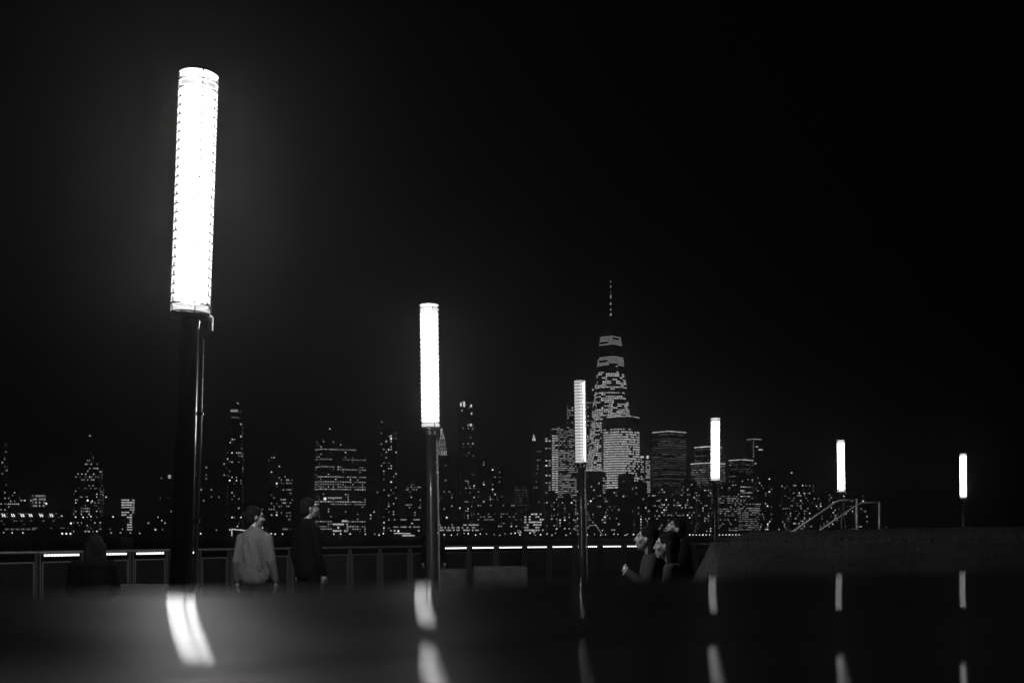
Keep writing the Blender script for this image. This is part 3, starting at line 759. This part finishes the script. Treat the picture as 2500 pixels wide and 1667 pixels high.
# waterfront lamps
def lamp_mesh(r, h):
    m = MB(); m.tube([(0,0,0),(0,0,h)], .12, 5); return m.mesh('pole', M_wall)
pole_me = lamp_mesh(.1, 5.0)
bm = bmesh.new(); bmesh.ops.create_icosphere(bm, subdivisions=1, radius=1.0); glob_me = bpy.data.meshes.new('globe'); bm.to_mesh(glob_me); bm.free(); glob_me.materials.append(M_spot)
def wlamp(x, y, Y, r, label, group):
    a = at(x, y, Y); h = max(2.5, a.z-GZ)
    o = thing('waterfront_lamp', label, 'street lamp', (a.x, Y, a.z-h), 0, group)
    p = link('pole', pole_me, o); p.scale = (1,1,h/5.0)
    q = link('globe', glob_me, o, (0,0,h)); q.scale = (r, r, r)
GP = 'even row of lamps along the waterfront right of the fourth lamp post'
for k in range(17): 
    x = 1684+8.05*k
    if 1738 < x < 1756: continue
    wlamp(x, 1305, 1985, 1.0 if k % 4 else 1.35, 'small bright lamp in the even waterfront row beside the fourth lamp post', GP)
G2 = 'even row of lamps along the waterfront behind the handrails'
for k in range(28):
    x = 1972+5.75*k
    if 2048 < x < 2062: continue
    wlamp(x, 1305.5, 2000, .95 if k % 5 else 1.3, 'small bright lamp in the even waterfront row behind the handrails', G2)
G3 = 'scattered lamps along the waterfront in the middle'
rw = random.Random(3)
for k in range(46):
    x = 895+ k*14.6+rw.uniform(-6,6)
    if x > 1565: break
    if 952 < x < 1028: continue
    wlamp(x, 1303+rw.uniform(-2.5,3), 1975, rw.choice([.6,.7,.9,1.2]), 'small lamp in the uneven string along the middle waterfront', G3)
G4 = 'scattered lamps along the waterfront on the left'
for (x, y, r) in ((271,1300,.8),(294,1300,.8),(318,1300,.8),(341,1301,.8),(173,1277,1.7),(203,1262,1.3),(222,1260,1.1),(276,1261,1.3),(151,1259,1.1),(113,1229,1.6),(214,1221,1.7),(225,1223,1.2),(259,1213,1.1),(30,1300,1.1),(56,1300,1.1),(9,1299,.8),(478,1303,.9),(490,1302,1.3),(650,1300,1.0),(662,1302,1.2),(672,1303,1.2),(690,1303,1.1),(815,1303,1.0),(832,1303,1.2),(855,1303,1.2),(395,1270,.8),(386,1262,.7),(418,1248,.6),(566,1300,1.0),(580,1284,.9)):
    wlamp(x, y, 1980, r, 'small separate lamp glowing low on the left waterfront', G4)
for x in (152,162,172): wlamp(x, 1302, 1970, 1.7, 'one of three bright lamps side by side on the left waterfront', 'three bright lamps on the left waterfront')
G5 = 'faint lamps on the far right shore'
for (x, y, r) in ((2186,1306,1.0),(2195,1306,.9),(2210,1302,1.2),(2217,1300,1.4),(2229,1302,1.0),(2243,1301,.6),(2284,1301,1.0),(2299,1299,.6),(2330,1292,1.0),(2163,1286,.5),(2188,1291,.5)):
    wlamp(x, y, 2060, r, 'faint lamp low on the far right shore', G5)

ones = ['','first','second','third','fourth','fifth','sixth','seventh','eighth','ninth','tenth','eleventh','twelfth','thirteenth','fourteenth','fifteenth','sixteenth','seventeenth','eighteenth','nineteenth']
def ordinal(n):
    if n < 20: return ones[n]
    tn, o_ = divmod(n, 10)
    return {2:'twent',3:'thirt',4:'fort'}[tn]+('ieth' if o_ == 0 else 'y-'+ones[o_])
for gname, phrase in ((GP,'lamp from the left in the even waterfront row beside the fourth lamp post'), (G2,'lamp from the left in the even waterfront row behind the handrails'),
                      (G3,'lamp from the left in the uneven string along the middle waterfront'), (G4,'small lamp from the left among the scattered lights on the left waterfront'),
                      (G5,'faint lamp from the left on the far right shore'), ('three bright lamps on the left waterfront','of three bright lamps side by side on the left waterfront')):
    q = sorted([o for o in C.objects if o.get('group') == gname], key=lambda o: o.location.x/o.location.y)
    for k, o in enumerate(q): o['label'] = ordinal(k+1)+' '+phrase
# two lit trees at the waterfront
def lit_tree(x, label):
    D = 1975; a = at(x, 1306, D); tr = thing('lit_tree', label, 'tree', (a.x, D, GZ), 0, 'trees with small lights at the waterfront'); rt_ = random.Random(int(x))
    m = MB(); m.tube([(0,0,0),(0,0,3),(.2,0,6)], [.4,.3,.12], 6)
    for k in range(5):
        an = k*1.3; m.tube([(0,0,3+k*.5),(2.2*math.cos(an),2.2*math.sin(an),6+k*.6)], [.14,.04], 4)
    m.build('trunk', M_wall, tr)
    m = MB(); l = MB()
    for k in range(420):
        v_ = Vector((rt_.gauss(0,1), rt_.gauss(0,1), rt_.gauss(0,1))).normalized()*(rt_.random()**.4)*4.2; v_.z = v_.z*.9+7
        a1 = Vector((rt_.uniform(-1,1), rt_.uniform(-1,1), rt_.uniform(-1,1)))*.4; a2 = Vector((rt_.uniform(-1,1), rt_.uniform(-1,1), rt_.uniform(-1,1)))*.4
        m.add([v_, v_+a1, v_+a2], [(0,1,2)])
        if k < 26: l.tube([v_, v_+Vector((0,0,.5))], .28, 5)
    cr = m.build('crown', M_grass, tr); l.build('string_lights', M_beacon, cr, kind='stuff')
lit_tree(1268, 'left of two waterfront trees hung with small lights'); lit_tree(1302, 'right of two waterfront trees hung with small lights')

# ------------------------------------------------------------------ people
M_skin = mat('skin', .13, .5, bump=(120, .1, .003)); M_hair = mat('dark_hair', .005, .8, spec=.05, bump=(60, .6, .01))
M_sweater = mat('pale_sweater', .075, .9, spec=.1, bump=(14, .35, .02)); M_dark = mat('dark_cloth', .003, .9, spec=.03, bump=(20, .4, .02))
M_grey = mat('grey_cloth', .022, .9, spec=.05, bump=(20, .4, .02)); M_trouser = mat('black_trousers', .003, .85, spec=.03); M_shoe = mat('shoe_leather', .03, .5)

def sph(bm, c, r, M=None, sub=2):
    r = (r,r,r) if not isinstance(r, (tuple, list)) else r
    res = bmesh.ops.create_icosphere(bm, subdivisions=sub, radius=1.0)
    for v_ in res['verts']:
        p = Vector((v_.co.x*r[0], v_.co.y*r[1], v_.co.z*r[2]))
        if M is not None: p = M@p
        v_.co = p+Vector(c)
def cap(bm, a, ra, b_, rb, n=10):
    a, b_ = Vector(a), Vector(b_); L_ = (b_-a).length; k = max(2, int(L_/max(.012, min(ra, rb)*.55))+1)
    for i in range(k):
        t_ = i/(k-1); sph(bm, a.lerp(b_, t_), ra+(rb-ra)*t_, None, 1 if ra < .03 else 2)
def blob(name, fn, mt, parent, voxel=.012, it=4):
    bm = bmesh.new(); fn(bm); me = bpy.data.meshes.new(name+'_raw'); bm.to_mesh(me); bm.free()
    o = bpy.data.objects.new(name+'_raw', me); C.objects.link(o)
    md = o.modifiers.new('r', 'REMESH'); md.mode = 'VOXEL'; md.voxel_size = voxel
    sm = o.modifiers.new('s', 'SMOOTH'); sm.iterations = it; sm.factor = .5
    dg = bpy.context.evaluated_depsgraph_get(); res = bpy.data.meshes.new_from_object(o.evaluated_get(dg))
    bpy.data.objects.remove(o); bpy.data.meshes.remove(me)
    res.name = name; res.materials.clear(); res.materials.append(mt); res.polygons.foreach_set('use_smooth', [True]*len(res.polygons))
    return link(name, res, parent)
def person(label, loc, rz, J, head_yaw, head_tilt, top, bottom, hairstyle, bare=False, sweater_hem=.86, folds=False):
    """J: joint positions in the figure's own frame, facing +y"""
    p = thing('person', label, 'person', loc, rz)
    hc = Vector(J['head']); HM = Matrix.Rotation(head_yaw, 3, 'Z')@Matrix.Rotation(head_tilt, 3, 'X')
    def hp(x, y, z): return hc+HM@Vector((x, y, z))
    def body(bm):
        cap(bm, J['neck'], .052, hp(0,-.015,-.07), .048)
        sph(bm, hp(0,-.012,.02), (.074,.093,.098), HM); sph(bm, hp(0,.022,-.035), (.060,.068,.082), HM)
        sph(bm, hp(0,.052,-.088), (.034,.030,.026), HM)                       # chin
        cap(bm, hp(0,.088,.012), .010, hp(0,.104,-.026), .014); 
        sph(bm, hp(0,.086,-.058), (.024,.012,.008), HM); sph(bm, hp(0,.084,-.07), (.022,.012,.009), HM)
        sph(bm, hp(0,.078,.034), (.048,.016,.010), HM)                        # brow
        for s_ in (-1,1):
            sph(bm, hp(s_*.076,-.004,-.008), (.010,.020,.032), HM); sph(bm, hp(s_*.042,.06,-.025), (.022,.022,.022), HM)
        sp_ = J['spine']
        for i in range(len(sp_)-1):
            (a, ra), (b_, rb) = sp_[i], sp_[i+1]
            a, b_ = Vector(a), Vector(b_)
            for k in range(5):
                t_ = k/4; c_ = a.lerp(b_, t_); rr_ = [ra[q]+(rb[q]-ra[q])*t_ for q in range(3)]
                sph(bm, c_, [rr_[0]*.93, rr_[1]*.93, rr_[2]])
        for s_ in ('l','r'):
            cap(bm, J['sh_'+s_], .050, J['el_'+s_], .040); cap(bm, J['el_'+s_], .040, J['wr_'+s_], .027)
            cap(bm, J['hip_'+s_], .078, J['kn_'+s_], .055); cap(bm, J['kn_'+s_], .054, J['an_'+s_], .036)
            an = Vector(J['an_'+s_]); to = Vector(J['toe_'+s_]); cap(bm, an-Vector((0,0,.04)), .034, to, .028)
            # hand
            wr, hd = Vector(J['wr_'+s_]), Vector(J['hd_'+s_]).normalized(); sd = Vector(J['hs_'+s_]).normalized(); pn = hd.cross(sd)
            sph(bm, wr+hd*.045, (.028,.028,.028)); 
            for q in range(4):
                u_ = (q-1.5)*.021; b0 = wr+hd*.03+sd*u_*.9; b1 = wr+hd*.088+sd*u_; ln_ = (.062,.072,.067,.052)[q]
                cap(bm, b0, .013, b1, .0115); k1 = b1+(hd*.8+pn*.6)*ln_*.5; k2 = k1+(hd*.35+pn*.9)*ln_*.5
                cap(bm, b1, .0098, k1, .0092); cap(bm, k1, .0092, k2, .008)
            t0 = wr+hd*.028-sd*.028; t1 = t0+(hd*.6-sd*.7+pn*.25)*.042; t2 = t1+(hd*.9-sd*.1+pn*.4)*.035
            cap(bm, t0, .013, t1, .0115); cap(bm, t1, .0115, t2, .009)
    blob('body', body, M_skin, p, .0085, 5)
    def topf(bm):
        sp_ = J['spine']
        for i in range(len(sp_)-1):
            (a, ra), (b_, rb) = sp_[i], sp_[i+1]; a, b_ = Vector(a), Vector(b_)
            for k in range(7):
                t_ = k/6; c_ = a.lerp(b_, t_)
                sph(bm, c_, [ra[q]+(rb[q]-ra[q])*t_+(.022 if q < 2 else .016) for q in range(3)])
        for s_ in ('l','r'):
            e_, w_, s0 = Vector(J['el_'+s_]), Vector(J['wr_'+s_]), Vector(J['sh_'+s_])
            if bare: cap(bm, s0, .062, s0.lerp(e_, .35), .06)
            else:
                cap(bm, s0, .068, e_, .056); cap(bm, e_, .056, e_.lerp(w_, .93), .042)
        if folds:
            rf = random.Random(2)
            for k in range(7):
                x = -.15+.05*k+rf.uniform(-.015,.015); zt_ = 1.34-.03*k*(k % 2); 
                cap(bm, (x, -.118, zt_), .008, (x+.05+rf.uniform(0,.04), -.128+.01*abs(k-3)*.3, 1.02+rf.uniform(-.05,.05)), .013)
    blob('sweater' if not bare else 'sleeveless_top', topf, top, p, .011, 5)
    def botf(bm):
        (a, ra) = J['spine'][0]; sph(bm, Vector(a)-Vector((0,0,.03)), [ra[0]+.002, ra[1]+.002, ra[2]+.0])
        for s_ in ('l','r'):
            cap(bm, J['hip_'+s_], .092, J['kn_'+s_], .068); cap(bm, J['kn_'+s_], .067, Vector(J['kn_'+s_]).lerp(Vector(J['an_'+s_]), .9), .054)
    blob('trousers', botf, bottom, p, .014, 3)
    for s_ in ('l','r'):
        def shoe(bm):
            an = Vector(J['an_'+s_]); to = Vector(J['toe_'+s_]); cap(bm, an-Vector((0,0,.045)), .044, to, .038)
        blob('shoe', shoe, M_shoe, p, .012, 2)
    def hair(bm):
        sph(bm, hp(0,-.028,.036), (.088,.098,.104), HM)
        sph(bm, hp(0,-.055,-.02), (.080,.062,.085), HM)
        for s_ in (-1,1): cap(bm, hp(s_*.040,.050,.082), .020, hp(s_*.066,-.015,.02), .020)
        if hairstyle == 'bun':
            sph(bm, hp(0,-.118,.01), (.036,.034,.040), HM)
        if hairstyle == 'long':
            for s_ in (-1,0,1): cap(bm, hp(s_*.055,-.06,-.02), .052, hp(s_*.085,-.085,-.30), .038)
        if hairstyle == 'bob':
            for s_ in (-1,0,1): cap(bm, hp(s_*.065,-.045,.0), .05, hp(s_*.075,-.06,-.13), .045)
    blob('hair', hair, M_hair, p, .011, 3)
    return p
def standing(h=1.0, armspread=1.0, lean=0.0):
    s = h
    J = dict(head=(0,.02,1.575*s), neck=(0,-.005,1.44*s),
      spine=[((0,0,.89*s),(.152,.112,.085)), ((0,0,.96*s),(.150,.112,.085)), ((0,.0,1.08*s),(.130,.10,.10)), ((0,.005,1.25*s),(.135,.105,.12)), ((0,-.005,1.365*s),(.138,.080,.055)), ((0,-.01,1.425*s),(.06,.055,.04))],
      hip_l=(-.085,0,.92*s), hip_r=(.085,0,.92*s), kn_l=(-.095,.02,.50*s), kn_r=(.095,.02,.50*s), an_l=(-.10,-.01,.09), an_r=(.10,-.01,.09),
      toe_l=(-.115,.15,.035), toe_r=(.115,.15,.035), sh_l=(-.138,-.005,1.335*s), sh_r=(.138,-.005,1.335*s),
      el_l=(-.188*armspread,-.03,1.09*s), el_r=(.188*armspread,-.03,1.09*s), wr_l=(-.205*armspread,.05,.86*s), wr_r=(.225*armspread,.03,.86*s),
      hd_l=(0,.1,-1), hd_r=(.0,.1,-1), hs_l=(0,1,0), hs_r=(0,-1,0))
    return J
def seated(seat, lean=0.0, armup=False, s=1.0):
    z = seat; L_ = lean
    J = dict(head=(0,.06+L_*.62,z+.74*s), neck=(0,.02+L_*.52,z+.60*s),
      spine=[((0,0,z+.10),(.165,.125,.10)), ((0,.0+L_*.15,z+.25*s),(.140,.105,.10)), ((0,.01+L_*.35,z+.42*s),(.155,.112,.12)), ((0,.0+L_*.5,z+.545*s),(.15,.085,.055))],
      hip_l=(-.09,.02,z+.09), hip_r=(.09,.02,z+.09), kn_l=(-.12,.44,z+.08), kn_r=(.12,.44,z+.10), an_l=(-.11,.42,.09), an_r=(.11,.46,.09),
      toe_l=(-.12,.60,.035), toe_r=(.12,.63,.035), sh_l=(-.17,L_*.5,z+.545*s), sh_r=(.17,L_*.5,z+.545*s),
      el_l=(-.22,.06+L_*.5,z+.28*s), el_r=(.22,.06+L_*.5,z+.28*s), wr_l=(-.12,.30,z+.22), wr_r=(.12,.31,z+.22),
      hd_l=(.5,.8,-.1), hd_r=(-.5,.8,-.1), hs_l=(.6,-.4,0), hs_r=(-.6,.4,.1))
    if armup:
        J['wr_l'] = (-.03,.27,z+.42*s); J['hd_l'] = (.6,.4,.4); J['hs_l'] = (0,-.4,.8)
    return J
w_ = at(622, HY, 12.7)
person('woman in a pale sweater standing with her back turned, head turned right', (w_.x, 12.7, 0), .0, standing(1.0, 1.02), -1.15, -.05, M_sweater, M_trouser, 'bun', folds=True)
w_ = at(752, HY, 13.2)
person('tall man in dark clothes standing right of the woman in the pale sweater', (w_.x, 13.2, 0), -.7, standing(1.07, 1.1), -.5, .1, M_dark, M_trouser, 'short')
w_ = at(1051, HY, 22.8)
person('dark clothed person leaning at the railing behind the second lamp post', (w_.x+.06, 22.8, 0), .15, standing(.97, 1.02), .2, .1, M_dark, M_trouser, 'short')
w_ = at(228, HY, 11.6)
person('dark clothed person sitting in front of the left lit railing bays', (w_.x, 11.6, 0), .3, seated(.52), .3, .0, M_dark, M_trouser, 'bob')
w_ = at(1602, HY, 11.0)
person('person with long dark hair in profile sitting on the seat wall facing left', (w_.x, 11.0, 0), PI/2-.1, seated(.60, .06, True), .05, .1, M_grey, M_grey, 'long')
w_ = at(1672, HY, 9.7)
person('person in a sleeveless top with dark hair sitting nearest on the seat wall', (w_.x, 9.7, 0), PI/2-.35, seated(.545, .16), .1, .05, M_grey, M_dark, 'bob', bare=True)
w_ = at(1668, HY, 12.4)
person('person sitting behind the other two on the seat wall with head tilted', (w_.x, 12.4, 0), PI/2+.1, seated(.70, .05), .2, .35, M_dark, M_dark, 'short')
# seats under the two sitters on the left
for x, Yp, zz, lb in ((228, 11.6, .52, 'low concrete bench under the person at the far left'),):
    a = at(x, HY, Yp); m = MB(); m.cbox((0,0,zz/2), (1.3,.5,zz), .03); o = m.build('concrete_bench', M_conc); o.location = (a.x, Yp-.02, 0); tag(o, lb, 'bench')

# ------------------------------------------------------------------ haze volume added to make the glow round the lamps
m = MB(); m.box((0, 2180, 300), (3600, 4700, 610))
hz = m.build('haze', None); hz['kind'] = 'stuff'; hz['label'] = 'thin haze added to spread a glow around the lamps'; hz['category'] = 'haze'
hm = bpy.data.materials.new('glow_haze'); hm.use_nodes = True; t = hm.node_tree; t.nodes.clear()
pv = t.nodes.new('ShaderNodeVolumePrincipled'); oo = t.nodes.new('ShaderNodeOutputMaterial')
pv.inputs['Color'].default_value = (.95,.95,.95,1); pv.inputs['Density'].default_value = HAZE; pv.inputs['Anisotropy'].default_value = .85
t.links.new(pv.outputs[0], oo.inputs['Volume']); hz.data.materials.append(hm)
